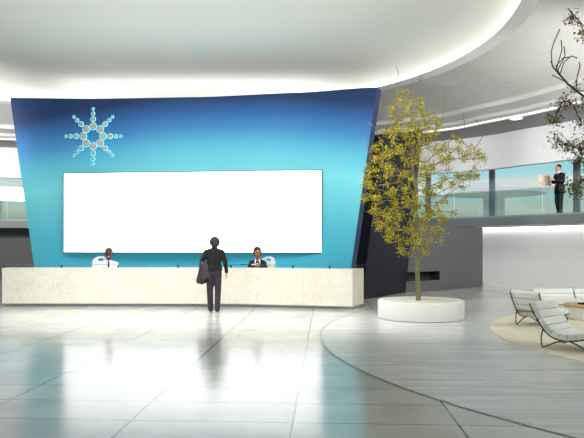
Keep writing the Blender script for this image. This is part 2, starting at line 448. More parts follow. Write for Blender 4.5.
# ------------------------------------------------------------------ blue feature wall, navy core
HB = 5.75
def wy(px):
    pts = [(0, 17.66), (10, 17.68), (92, 17.8), (200, 17.6), (300, 17.08), (377, 16.48), (395, 16.3)]
    for (a, ya), (b, yb) in zip(pts, pts[1:]):
        if a <= px <= b:
            t = (px - a) / (b - a); t = t * t * (3 - 2 * t) * 0.35 + t * 0.65
            return ya + (yb - ya) * t
    return 17.6
def edge(L, z, px_top, px_bot, ytop, ybot):
    pass
nu, nz = 48, 24
front, back = [], []
for j in range(nz + 1):
    z = HB * j / nz
    rowf, rowb = [], []
    for i in range(nu + 1):
        u = i / nu
        # taper: wider at the top; the left end leans 24 px and the right end 25 px over the visible height
        pyl = HY - (z - EYE) * F / 17.68; pyr = HY - (z - EYE) * F / 16.48
        pl = 10 + (pyl - 97.6) * 0.143; pr = 377 - (pyr - 87) * 0.1435
        px = pl + (pr - pl) * u
        base = 10 + (377 - 10) * u
        Y = wy(base)
        rowf.append(Vector(((px - CX) * Y / F, Y, z)))
        rowb.append(Vector(((px - CX) * Y / F + (0.16 if u > .99 else 0) * 1.0, Y + 0.36, z)))
    front.append(rowf); back.append(rowb)
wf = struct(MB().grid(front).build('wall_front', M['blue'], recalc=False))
sd = MB()
sd.grid([[r[-1] for r in front], [r[-1] for r in back]]); sd.grid([[r[0] for r in front], [r[0] for r in back]])
sd.grid([front[-1], back[-1]]); sd.grid(back)
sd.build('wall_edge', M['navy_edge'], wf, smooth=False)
co = MB()
A0, B0 = Vector((1.98, 17.55, 0)), Vector((3.70, 20.25, 0))
A1, B1 = Vector((2.6, 17.75, 4.72)), Vector((4.27, 20.25, 5.30))
dl_, up_ = Vector((-0.4, 0.35, 0)), 0
co.prism([A0, B0, Vector((3.3, 20.5, 0)), Vector((1.3, 18.3, 0))], [A1, B1, Vector((3.8, 20.5, 5.30)), Vector((1.7, 18.3, 4.72))])
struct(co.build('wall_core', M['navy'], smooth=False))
# dark curved wall under the gallery, with a low slot
dpts = catmull([(3.72, 20.27, 0), (4.9, 21.05, 0), (6.0, 21.95, 0), (6.98, 22.9, 0), (7.15, 23.6, 0), (7.0, 25.2, 0)], 8)
dw = MB()
Lp = [p for p in dpts]
def drow(z, L=Lp): return [p + Vector((0, 0, z)) for p in L]
ns = 9
dw.grid([drow(0), drow(0.36)]); dw.grid([drow(0.66), drow(2.2)])
dw.grid([drow(0.36, Lp[ns:]), drow(0.66, Lp[ns:])]); dw.grid([drow(2.2), [p + Vector((-1.2, 1.6, 2.2)) for p in Lp]])
dwo = struct(dw.build('wall_back', M['dark'], smooth=False))
sl = MB(); inn = [p + Vector((-0.25, 0.35, 0)) for p in Lp[:ns + 1]]
sl.grid([drow(0.36, Lp[:ns + 1]), drow(0.36, inn), drow(0.66, inn), drow(0.66, Lp[:ns + 1])])
q_ = Lp[ns]; sl.add([q_ + Vector((0, 0, .36)), inn[-1] + Vector((0, 0, .36)), inn[-1] + Vector((0, 0, .66)), q_ + Vector((0, 0, .66))], [(0, 1, 2, 3)])
sl.build('slot', M['slot'], dwo, smooth=False)

# ------------------------------------------------------------------ screen and star emblem
sA, sB = Vector((-6.53 * 17.5 / 17.65, 17.5, 0)), Vector((0.82 * 16.75 / 16.9, 16.75, 0))
scr = empty('display_screen', (sA + sB) / 2 + Vector((0, 0, 1.33)), math.atan2((sB - sA).y, (sB - sA).x))
hl = (sB - sA).length / 2
MB().box(-hl + .04, hl - .02, 0, 0.05, 0.02, 2.235).build('screen_panel', M['screen'], scr, smooth=False)
MB().box(-hl + .015, hl + .005, 0.012, 0.09, -.01, 2.26).build('screen_frame', M['screenframe'], scr, smooth=False)
for x in (-2.4, 0, 2.4):
    MB().box(x - .1, x + .1, .09, .30, 0.9, 1.3).build('wall_bracket', M['screenframe'], scr, smooth=False)
tag(scr, 'large blank glowing white screen on the blue wall behind the reception desk', 'screen')
lc = at(93.1, 136.2, 17.70)
lg = empty('star_emblem', lc)
mpx = 17.7 / F
for kx in range(8):
    a = PI / 4 * kx
    for rr, dr in ((9.9, 3.35), (17.1, 2.25), (22.7, 1.55), (27.4, 1.05)):
        c = Vector((math.cos(a) * rr * mpx, 0, math.sin(a) * rr * mpx)); r = dr * mpx
        d = MB().lathe([(r * .96, 0.0), (r, 0.012), (r, 0.038), (r * .95, 0.045), (0.002, 0.046)], (0, 0, 0), 24).build('dot', M['silver'], lg)
        d.rotation_euler = (PI / 2, 0, 0); d.location = c
        h = MB().lathe([(0.002, 0), (r + .017, 0), (r + .017, -.012), (0.002, -.02)], (0, 0, 0), 24).build('back_light', M['halo'], d)
tag(lg, 'eight-rayed starburst emblem of round silver dots with cyan backlight on the blue wall', 'emblem')

# ------------------------------------------------------------------ reception desk
dk = empty('reception_desk', (-2.8, 15.5, 0)); D0 = dk.location.copy()
tag(dk, 'long cream stone reception desk with glass counter in front of the blue wall', 'reception desk')
DF = catmull([((2 - CX) * 15.62 / F, 15.62, 0), ((150 - CX) * 15.6 / F, 15.6, 0), ((240 - CX) * 15.45 / F, 15.45, 0), ((300 - CX) * 15.15 / F, 15.15, 0), ((352.5 - CX) * 14.85 / F, 14.85, 0)], 16)
DE = Vector(((363.6 - CX) * 15.55 / F, 15.55, 0))
def x_of(px):
    return min(range(len(DF)), key=lambda i: abs((DF[i].x / DF[i].y) * F + CX - px))
cuts = [0, x_of(78), x_of(153), x_of(204), x_of(256), x_of(305), len(DF) - 1]
def panel(pts, th, z0, z1):
    # solid panel following pts, thickness th toward the back
    b = [p + Vector((0, th, 0)) for p in pts]
    ring = [p - D0 for p in pts] + [p - D0 for p in reversed(b)]
    return MB().poly(ring, z0, z1)
def trimmed(pts, g=0.0015):
    pts = [p.copy() for p in pts]; pts[0] += (pts[1] - pts[0]).normalized() * g; pts[-1] += (pts[-2] - pts[-1]).normalized() * g
    return pts
for a, b in zip(cuts, cuts[1:]):
    pts = trimmed(DF[a:b + 1])
    panel(pts, 0.04, 0.275, 0.95).build('stone_panel', M['stone'], dk, smooth=False)
    panel(pts, 0.04, 0.075, 0.273).build('stone_panel', M['stone'], dk, smooth=False)
for z0, z1 in ((0.075, 0.270), (0.275, 0.95)):
    e0 = DF[-1]; n_ = Vector((-1, 0.3, 0)) * 0.04
    MB().poly([p - D0 for p in (e0 + Vector((.002, .006, 0)), DE, DE + Vector((-.06, 0, 0)), e0 + Vector((-.05, .05, 0)))], z0, z1).build('stone_panel', M['stone'], dk, smooth=False)
# carcass, worktop, plinth
inn = [p + Vector((0, .045, 0)) for p in DF[:-1]] + [DF[-1] + Vector((-.06, .06, 0))]
bk = [Vector((DE.x - .07, DE.y, 0)), Vector((DE.x - .07, 16.1, 0)), Vector((DF[0].x, 16.2, 0))]
MB().poly([p - D0 for p in inn + [Vector((DE.x - .07, DE.y, 0)), Vector((DF[-1].x - .1, DF[-1].y + .25, 0))] + [p + Vector((0, .14, 0)) for p in reversed(DF[:-4:4])]], 0.09, 0.94).build('carcass', M['plinth'], dk, smooth=False)
MB().poly([p - D0 for p in [p + Vector((.0, .0, 0)) for p in DF] + [DE, Vector((DE.x - .1, DE.y + .05, 0)), Vector((DF[-1].x - .3, DF[-1].y + .42, 0))] + [p + Vector((0, .42, 0)) for p in reversed(DF[::8][:-1])]], 0.951, 0.972).build('counter_top', M['stone'], dk, smooth=False)
MB().poly([p - D0 for p in [p + Vector((0, .08, 0)) for p in DF] + [Vector((DE.x - .08, DE.y, 0)), Vector((DF[-1].x - .1, DF[-1].y + .25, 0))] + [p + Vector((0, .14, 0)) for p in reversed(DF[:-4:4])]], 0.0, 0.09).build('plinth', M['plinth'], dk, smooth=False)
GL = [p + Vector((0, -.02, 0)) for p in DF] + [DE + Vector((.06, -.1, 0))]
MB().poly([p - D0 for p in GL + [DE + Vector((.06, .1, 0)), Vector((DF[-1].x - .2, DF[-1].y + .36, 0))] + [p + Vector((0, .3, 0)) for p in reversed(DF[::8][:-1])]], 1.046, 1.058).build('glass_counter', M['shelf'], dk, smooth=False)
for px in (4, 60, 119, 178, 232, 294, 330, 356):
    i = x_of(min(px, 350)); p = DF[i] + Vector((0, .10, 0)) - D0
    if px > 352: p = DE + Vector((-.14, -.2, 0)) - D0
    MB().lathe([(0.018, 0.972), (0.018, 1.03), (0.03, 1.03), (0.03, 1.046)], p, 14).build('counter_post', M['chrome'], dk)

# ------------------------------------------------------------------ people
DG = lambda: bpy.context.evaluated_depsgraph_get()
def blob(name, mb, m, parent=None, voxel=0.009, it=3):
    """close a set of overlapping forms into one continuous smooth surface"""
    o = mb.build(name, m, None, smooth=True)
    r = o.modifiers.new('r', 'REMESH'); r.mode = 'VOXEL'; r.voxel_size = voxel; r.use_smooth_shade = True
    s = o.modifiers.new('s', 'SMOOTH'); s.iterations = it; s.factor = 0.5
    bpy.context.view_layer.update()
    me = bpy.data.meshes.new_from_object(o.evaluated_get(DG()))
    old = o.data; o.modifiers.clear(); o.data = me; bpy.data.meshes.remove(old)
    me.name = name
    me.materials.clear(); me.materials.append(m)
    for p in me.polygons: p.use_smooth = True
    if parent: o.parent = parent
    return o
def ering(c, rx, ry, seg=20, rz=0):
    c = Vector(c); R_ = Matrix.Rotation(rz, 3, 'Z')
    return [c + R_ @ Vector((rx * math.cos(2 * PI * k / seg), ry * math.sin(2 * PI * k / seg), 0)) for k in range(seg)]
def hand(mb, w, d, n, side, curl=0.5, sc=1.0):
    """palm, four unequal fingers and a thumb. d: along the hand, n: out of the palm, side=+1 thumb towards d x n"""
    d = Vector(d).normalized(); n = (Vector(n) - d * Vector(n).dot(d)).normalized(); s = d.cross(n) * side; w = Vector(w)
    mb.capsule(w, .024 * sc, w + d * .085 * sc, .036 * sc, flat=0.5, side=s)
    for k, (o, l) in enumerate(((.028, .070), (.010, .080), (-.009, .074), (-.027, .058))):
        a = w + d * .088 * sc + s * o * sc; b = a + (d * math.cos(curl) + n * math.sin(curl)) * l * .5 * sc
        e = b + (d * math.cos(curl * 2.2) + n * math.sin(curl * 2.2)) * l * .5 * sc
        mb.capsule(a, .0092 * sc, b, .0085 * sc, 8); mb.capsule(b, .0085 * sc, e, .007 * sc, 8)
    a = w + d * .03 * sc + s * .028 * sc; b = a + (d * .6 + s * .7 + n * .25).normalized() * .04 * sc
    mb.capsule(a, .012 * sc, b, .010 * sc, 8); mb.capsule(b, .010 * sc, b + (d * .9 + s * .25 + n * .3).normalized() * .032 * sc, .008 * sc, 8)
def head_forms(mb, hc, R, female=False):
    T = lambda x, y, z: hc + R @ Vector((x, y, z))
    mb.ell(T(0, -.008, .022), .074, .093, .094, rot=R)
    mb.ell(T(0, .018, -.035), .060, .068, .078, rot=R)
    mb.ell(T(0, .055, -.082), .030 if not female else .024, .026, .024, rot=R)
    mb.capsule(T(0, .088, .012), .009, T(0, .106, -.022), .014, 8)
    for sx in (-1, 1):
        mb.ell(T(sx * .074, -.008, -.008), .010, .020, .030, rot=R)
        mb.ell(T(sx * .036, .066, -.025), .018, .016, .016, rot=R)
        mb.capsule(T(sx * .014, .086, .026), .008, T(sx * .046, .074, .026), .008, 8)
def face_bits(parent, hc, R, smile=False):
    T = lambda x, y, z: hc + R @ Vector((x, y, z))
    for sx in (-1, 1):
        MB().ell(T(sx * .031, .080, .004), .011, .008, .006, 10, rot=R).build('eye', M['eye'], parent)
        MB().capsule(T(sx * .016, .093, .026), .004, T(sx * .048, .081, .027), .003, 6).build('eyebrow', M['hair'], parent)
    MB().ell(T(0, .084, -.056), .025, .010, .008, 12, rot=R).build('mouth', M['smile'] if smile else M['lip'], parent)
def person(J, skin, top, legs, label, loc, rz, hair, name='person', hair_fn=None, smile=False, female=False, sleeves=True, top_kind='sweater', leg_kind='trousers', bulk=1.0, hd=1.0):
    """J holds joints in the person's own frame: +Y forward, +X to the right hand"""
    R = Matrix.Rotation(J.get('yaw', 0), 3, 'Z') @ Matrix.Rotation(J.get('pitch', 0), 3, 'X')
    hc = Vector(J['head']); Rh = R * hd
    V = lambda k: Vector(J[k])
    b = MB()
    head_forms(b, hc, Rh, female)
    nk = Vector(J['neck'])
    b.capsule(nk - Vector((0, 0, .05)), .062, hc + R @ Vector((0, -.02, -.05)), .052)
    def torso(mb, g, lo=-9):
        px, ch = V('pelvis'), V('chest'); sw = J.get('sw', .165)
        q = lambda t: px.lerp(ch, t)
        rr = [(-.35, .125, .095), (-.18, .165, .120), (0.0, .172, .122), (.35, .145, .108), (.7, .158, .118), (1.0, .172, .120), (1.22, .160, .108), (1.40, .115, .088), (1.56, .070, .068)]
        if female: rr = [(t, rx * (.88 if .1 < t else .98), ry * .92) for t, rx, ry in rr]
        mb.loft([ering(q(t), rx * bulk + g, ry * bulk + g, rz=J.get('twist', 0) * max(0, t)) for t, rx, ry in rr if t >= lo])
    torso(b, -.016, -.1)
    for s_ in 'LR':
        sx = -1 if s_ == 'L' else 1
        b.capsule(V('sh' + s_), .05 * bulk, V('el' + s_), .040); b.capsule(V('el' + s_), .038, V('wr' + s_), .026)
        b.capsule(V('hip' + s_), .085, V('kn' + s_), .054); b.capsule(V('kn' + s_), .052, V('an' + s_), .036)
        b.capsule(V('an' + s_) + Vector((0, -.02, -.03)), .034, V('an' + s_) + V('toe') * .13 + Vector((0, 0, -.04)), .03)
        hd_, hn_ = J['hand' + s_]
        hand(b, V('wr' + s_), hd_, hn_, J.get('thumb' + s_, 1), J.get('curl' + s_, .45))
    o = blob(name, b, skin, None, 0.0065, 2)
    # top
    t = MB(); torso(t, .010, -.05)
    for s_ in 'LR':
        t.capsule(V('sh' + s_), .064 * bulk, V('el' + s_), .056 * bulk); t.capsule(V('el' + s_), .054 * bulk, V('el' + s_).lerp(V('wr' + s_), .93), .040 * bulk)
        t.capsule(nk - Vector((0, .01, .035)), .060, V('sh' + s_), .060 * bulk)
    if J.get('hem'):
        px = V('pelvis'); t.loft([ering(px + Vector((0, 0, z)), rx, ry) for z, rx, ry in J['hem']])
    if J.get('collar'): t.capsule(nk + Vector((0, -.01, -.04)), .068, nk + Vector((0, .0, J['collar'])), .062)
    blob(top_kind, t, top, o, 0.011, 3)
    # legs
    l = MB(); px = V('pelvis')
    l.loft([ering(px + Vector((0, 0, z)), rx * bulk, ry * bulk) for z, rx, ry in ((-.10, .14, .11), (-.04, .176, .128), (.03, .178, .128), (.10, .165, .12))])
    for s_ in 'LR':
        l.capsule(V('hip' + s_), .098 * bulk, V('kn' + s_), .074); l.capsule(V('kn' + s_), .074, V('an' + s_) + Vector((0, 0, -.01)), .064)
    blob(leg_kind, l, legs, o, 0.012, 3)
    for s_ in 'LR':
        a = V('an' + s_); td = V('toe'); sh = MB()
        sh.capsule(Vector((a.x, a.y, a.z - .045)) - td * .035, .038, Vector((a.x, a.y, a.z - .05)) + td * .10, .040, flat=.85, side=td.cross(Vector((0, 0, 1))))
        sh.capsule(Vector((a.x, a.y, a.z - .05)) + td * .10, .040, Vector((a.x, a.y, a.z - .055)) + td * .165, .028, flat=.85, side=td.cross(Vector((0, 0, 1))))
        sh.capsule(a - td * .02, .045, a - td * .02 + Vector((0, 0, -.04)), .042)
        sb = blob('shoe', sh, M['shoe'], o, 0.008, 2)
    h = MB()
    if hair_fn: hair_fn(h, hc, Rh)
    blob('hair', h, hair, o, 0.009, 2)
    face_bits(o, hc, Rh, smile)
    o.location = loc; o.rotation_euler = (0, 0, rz)
    tag(o, label, 'person')
    return o
def short_hair(h, hc, R):
    T = lambda x, y, z: hc + R @ Vector((x, y, z))
    h.ell(T(0, -.024, .048), .082, .092, .084, rot=R); h.ell(T(0, -.055, .005), .074, .060, .075, rot=R)
    for sx in (-1, 1): h.ell(T(sx * .068, -.012, .028), .014, .032, .036, rot=R)
def full_hair(h, hc, R):
    T = lambda x, y, z: hc + R @ Vector((x, y, z))
    h.ell(T(0, -.022, .036), .090, .098, .084, rot=R); h.ell(T(0, -.058, -.015), .084, .062, .085, rot=R)
    for sx in (-1, 1): h.ell(T(sx * .080, -.022, .012), .020, .040, .050, rot=R)
def cropped(h, hc, R):
    T = lambda x, y, z: hc + R @ Vector((x, y, z))
    h.ell(T(0, -.022, .050), .078, .090, .076, rot=R); h.ell(T(0, -.05, .012), .070, .056, .065, rot=R)
def bun_hair(h, hc, R):
    T = lambda x, y, z: hc + R @ Vector((x, y, z))
    h.ell(T(0, -.026, .050), .086, .098, .088, rot=R); h.ell(T(0, -.055, -.02), .088, .062, .09, rot=R)
    for sx in (-1, 1): h.ell(T(sx * .074, -.025, -.005), .018, .040, .070, rot=R)
    h.ell(T(0, -.12, .0), .045, .04, .045, rot=R)

# 1. the visitor, seen from behind, facing the desk
pv = fl(214, 312.6)
JS = dict(head=(.012, .03, 1.60), neck=(.01, .0, 1.47), pelvis=(0, 0, .95), chest=(.0, .0, 1.28), yaw=.15, pitch=-.08,
          shL=(-.178, -.005, 1.385), elL=(-.275, -.02, 1.17), wrL=(-.235, .17, 1.07), handL=((.3, 1, -.1), (.5, 0, -1)), thumbL=-1,
          shR=(.178, -.005, 1.385), elR=(.262, -.015, 1.15), wrR=(.282, .05, .915), handR=((.03, .12, -1), (-1, .1, 0)), thumbR=-1, curlR=.35,
          hipL=(-.085, 0, .90), knL=(-.098, .04, .49), anL=(-.088, .075, .095), hipR=(.085, 0, .90), knR=(.088, .02, .49), anR=(.078, -.03, .095), toe=(0.05, 1, 0), collar=.045, hem=((.14, .178, .132), (.06, .192, .142), (.02, .192, .142), (.0, .18, .13)))
visitor = person(JS, M['skin_l'], M['sweater'], M['trouser'], 'man seen from behind in black sweater standing before the reception desk, jacket over left arm', pv, 0, M['hair_b'], hair_fn=full_hair, hd=1.2)
jk = MB()
jc = Vector((-.225, .09, 0))
rings = []
for i, (z, rx, ry) in enumerate(((1.155, .03, .07), (1.14, .075, .13), (1.08, .09, .14), (.98, .105, .15), (.88, .115, .14), (.78, .125, .13), (.70, .12, .12), (.665, .10, .10))):
    c = jc + Vector((-.085 * (i / 7), 0, z)); n = 40
    rings.append([c + Vector(((rx * (1 + .16 * math.sin(5 * a + i * .25) * min(1, i / 3))) * math.cos(a), (ry * (1 + .16 * math.sin(5 * a + i * .25) * min(1, i / 3))) * math.sin(a), .02 * math.sin(2 * a + i))) for a in [2 * PI * k / n for k in range(n)]])
jk.loft(rings)
jk.loft([[q + Vector((.13, .03, 0)) * min(1, 1) for q in ering((-.29 + .0 * i, .09, z), rx, ry)] for i, (z, rx, ry) in enumerate(((1.10, .03, .09), (1.05, .055, .12), (.95, .06, .12), (.84, .055, .10), (.80, .04, .08)))])
jk.loft([ering((-.20 + x, -.115, z), rx, ry) for x, z, rx, ry in ((.0, 1.15, .03, .03), (.01, 1.10, .075, .05), (.02, .98, .085, .045), (.0, .86, .075, .045), (-.02, .77, .06, .04), (-.03, .74, .03, .02))])
jk.capsule((-.155, -.10, 1.06), .045, (-.12, -.105, .82), .042); jk.capsule((-.27, -.06, 1.13), .06, (-.30, .02, .74), .06)
jo = blob('jacket', jk, M['jacket'], None, 0.010, 2)
jo.location = pv; tag(jo, 'grey jacket draped over the left forearm of the man at the desk', 'jacket')

# 2. the reader on the gallery, facing left
pr = at(558.5, 214.6, 20.75); pr.z = ZS
pr = Vector(((559.5 - CX) * 21.25 / F, 21.25, ZS))
JR = dict(head=(0, .05, 1.615), neck=(0, .0, 1.48), pelvis=(0, 0, .95), chest=(0, -.01, 1.28), pitch=-.22,
          shL=(-.182, 0, 1.385), elL=(-.235, .05, 1.15), wrL=(-.12, .30, 1.20), handL=((.35, 1, .25), (1, -.2, 0)), thumbL=-1,
          shR=(.182, 0, 1.385), elR=(.235, .04, 1.15), wrR=(.14, .28, 1.18), handR=((-.3, 1, .25), (-1, -.2, 0)), thumbR=1,
          hipL=(-.085, 0, .90), knL=(-.095, .03, .49), anL=(-.09, .03, .095), hipR=(.085, 0, .90), knR=(.09, .03, .49), anR=(.09, -.06, .095), toe=(0, 1, 0),
          hem=((.10, .172, .13), (-.05, .19, .145), (-.18, .195, .15), (-.21, .18, .135)))
reader = person(JR, M['skin_l'], M['suit'], M['suitg'], 'man in a black suit standing on the gallery reading a newspaper', pr, math.radians(108), M['hair_b'], hair_fn=cropped, top_kind='suit_jacket', hd=1.08)
cl = MB(); cl.capsule((0, .10, 1.25), .02, (0, .05, 1.47), .04, flat=.6, side=(1, 0, 0)); cl.capsule((-.05, .03, 1.49), .022, (.05, .03, 1.49), .022)
cl.loft([ering((0, .01, z), .066 + k, .072 + k) for z, k in ((1.46, .012), (1.50, .006), (1.525, 0))])
blob('shirt', cl, M['shirt'], reader, 0.008, 1)
MB().capsule((0, .122, 1.22), .018, (0, .085, 1.46), .010, flat=.5, side=(1, 0, 0)).build('tie', M['suitg'], reader)
npm = MB()
for sx in (-1, 1):
    n = 8; rows = []
    for j in range(5):
        row = []
        for i in range(n + 1):
            u = i / n
            row.append(Vector((sx * (.002 + .26 * u), .40 + .06 * j / 4 + .24 * u - .04 * math.sin(u * PI), .99 + .36 * j / 4 + .05 * u + .015 * math.sin(3 * u * PI + j))))
        rows.append(row)
    npm.grid(rows)
    npm.grid([[p + Vector((0, .004, 0)) for p in r] for r in rows])
nw = npm.build('newspaper', M['paper'])
nw.location = pr; nw.rotation_euler = (0, 0, math.radians(112)); tag(nw, 'open newspaper held up by the man on the gallery', 'newspaper')

# 3-4. the receptionists and their chairs
def seated(off_=0):
    return dict(pelvis=(0, 0, .68), chest=(0, .01, 1.0), sw=.16,
                hipL=(-.09, .02, .64), knL=(-.11, .44, .63), anL=(-.11, .42, .20), hipR=(.09, .02, .64), knR=(.11, .44, .63), anR=(.11, .42, .20), toe=(0, 1, 0))
def task_chair(x, y, rz, label):
    r = empty('desk_chair', (x, y, 0), rz); tag(r, label, 'chair')
    # curved white plastic shell with a hand slot, seat, column, five-star foot
    n = 25; zs = [.66, .80, .95, 1.04, 1.09, 1.125, 1.16, 1.19, 1.215, 1.233, 1.243]
    ang = lambda u: (u - .5) * 1.7
    def pt(u, z, rad):
        half = 1.0 if z < 1.0 else max(.12, 1 - ((z - 1.0) / .245) ** 2.6) ** .5
        uu = .5 + (u - .5) * half
        a = ang(uu)
        return Vector((math.sin(a) * rad * 1.02, -math.cos(a) * rad + .13, z))
    bm_ = MB()
    for rad in (.27, .29):
        rows = [[pt(i / (n - 1), z, rad) for i in range(n)] for z in zs]
        o = len(bm_.v); vs = [p for q in rows for p in q]; fs = []
        for j in range(len(zs) - 1):
            for i in range(n - 1):
                if j in (5, 6) and 8 <= i < 16: continue
                fs.append((j * n + i, j * n + i + 1, (j + 1) * n + i + 1, (j + 1) * n + i))
        bm_.add(vs, fs)
    bk_ = bm_.build('backrest', M['chairw'], r)
    MB().loft([ering((0, .0, z), a, b_) for z, a, b_ in ((.50, .18, .18), (.515, .23, .22), (.55, .24, .23), (.565, .22, .21))]).build('seat', M['chairw'], r)
    MB().box(-.05, .05, -.22, -.185, .53, .75).build('back_support', M['chairw'], r, smooth=False)
    MB().lathe([(.03, .08), (.03, .3), (.022, .3), (.022, .50)]).build('column', M['chrome'], r)
    ft = MB()
    for k_ in range(5):
        a = 2 * PI * k_ / 5; ft.capsule((0, 0, .09), .022, (.27 * math.cos(a), .27 * math.sin(a), .06), .014, 8)
    fb = ft.build('star_foot', M['chrome'], r)
    for k_ in range(5):
        a = 2 * PI * k_ / 5; MB().capsule((.27 * math.cos(a) - .012, .27 * math.sin(a), .028), .026, (.27 * math.cos(a) + .012, .27 * math.sin(a), .028), .026, 8).build('caster', M['black'], fb)
    return r
def foot_rail(): pass
YM = 16.42
J = seated()
J.update(chest=(0, .01, .93), head=(0, .05, 1.315), neck=(0, .02, 1.13), yaw=0, shL=(-.18, .0, 1.045), elL=(-.24, .14, .90), wrL=(-.06, .34, .89), handL=((1, .5, .1), (0, .3, -1)), thumbL=1,
         shR=(.18, 0, 1.045), elR=(.24, .14, .90), wrR=(.08, .36, .89), handR=((-1, .4, .1), (0, .3, -1)), thumbR=-1)
pm = Vector(((109 - CX) * YM / F, YM, 0))
clerk = person(J, M['skin_d'], M['shirt'], M['suitg'], 'smiling receptionist in a white shirt and dark tie seated behind the desk', pm, PI + .20, M['hair'], hair_fn=cropped, smile=True, top_kind='shirt', hd=1.32)
MB().capsule((0, .155, .88), .026, (0, .105, 1.115), .016, flat=.4, side=(1, 0, 0)).build('tie', M['suit'], clerk)
cb = MB(); cb.loft([ering((0, .02, z), .07 + k_, .075 + k_) for z, k_ in ((1.08, .016), (1.12, .008), (1.15, 0))]); blob('collar', cb, M['shirt'], clerk, .008, 1)
task_chair((100.5 - CX) * 16.62 / F, 16.60, PI + .18, 'white moulded chair with hand slot behind the receptionist in the white shirt')
J = seated()
J.update(chest=(0, .01, .96), head=(0, .06, 1.345), neck=(0, .02, 1.175), yaw=.12, pitch=-.12, shL=(-.165, .0, 1.085), elL=(-.225, .12, .92), wrL=(-.03, .30, .985), handL=((.55, .5, .5), (.8, -.2, -.3)), thumbL=1,
         shR=(.165, 0, 1.085), elR=(.225, .12, .92), wrR=(.05, .30, .975), handR=((-.55, .5, .5), (-.8, -.2, -.3)), thumbR=-1, curlL=.6, curlR=.6)
pw = Vector(((257.5 - CX) * 16.3 / F, 16.30, 0))
lady = person(J, M['skin_m'], M['suit'], M['suit'], 'receptionist in a black suit jacket and white collar seated with hands together', pw, PI + .05, M['hair'], hair_fn=bun_hair, female=True, top_kind='suit_jacket', bulk=1.0, hd=1.2)
cb = MB()
for sx in (-1, 1): cb.capsule((sx * .052, .06, 1.165), .022, (sx * .066, .128, 1.07), .016, flat=.5, side=(1, 0, 0))
cb.capsule((0, .112, 1.06), .026, (0, .135, .95), .010, flat=.6, side=(1, 0, 0))
blob('collar', cb, M['shirt'], lady, .007, 1)
task_chair((267.2 - CX) * 16.55 / F, 16.52, PI - .3, 'white moulded chair with hand slot behind the woman in the black suit')
# things on the glass counter
i = x_of(246.5); p = DF[i] + Vector((0, .12, 1.058))
tb = MB().box(-.11, .11, -.06, .06, 0, .014).build('tablet', M['black'], None, smooth=False, bevel=.004); tb.location = p
tag(tb, 'flat black tablet lying on the glass counter before the woman', 'tablet')
i = x_of(252.5); p = DF[i] + Vector((.0, .13, 1.058))
ps = MB().box(-.055, .055, -.08, .08, 0, .012).build('paper_stack', M['sheet'], None, smooth=False); ps.location = p
tag(ps, 'small white stack of paper on the glass counter beside the black tablet', 'paper')

# ------------------------------------------------------------------ planter and tree
TC = Vector((2.736, 13.2, 0))
pl = empty('round_planter', TC); tag(pl, 'low round off-white planter holding the yellow tree', 'planter')
MB().lathe([(.01, 0.01), (.88, .0), (.905, .02), (.905, .365), (.895, .38), (.80, .38), (.79, .365), (.79, .30), (.01, .30)], (0, 0, 0), 72).build('rim_wall', M['planter'], pl)
MB().lathe([(.788, .30), (.788, .362), (.4, .368), (.01, .37)], (0, 0, 0), 48).build('soil', M['soil'], pl)

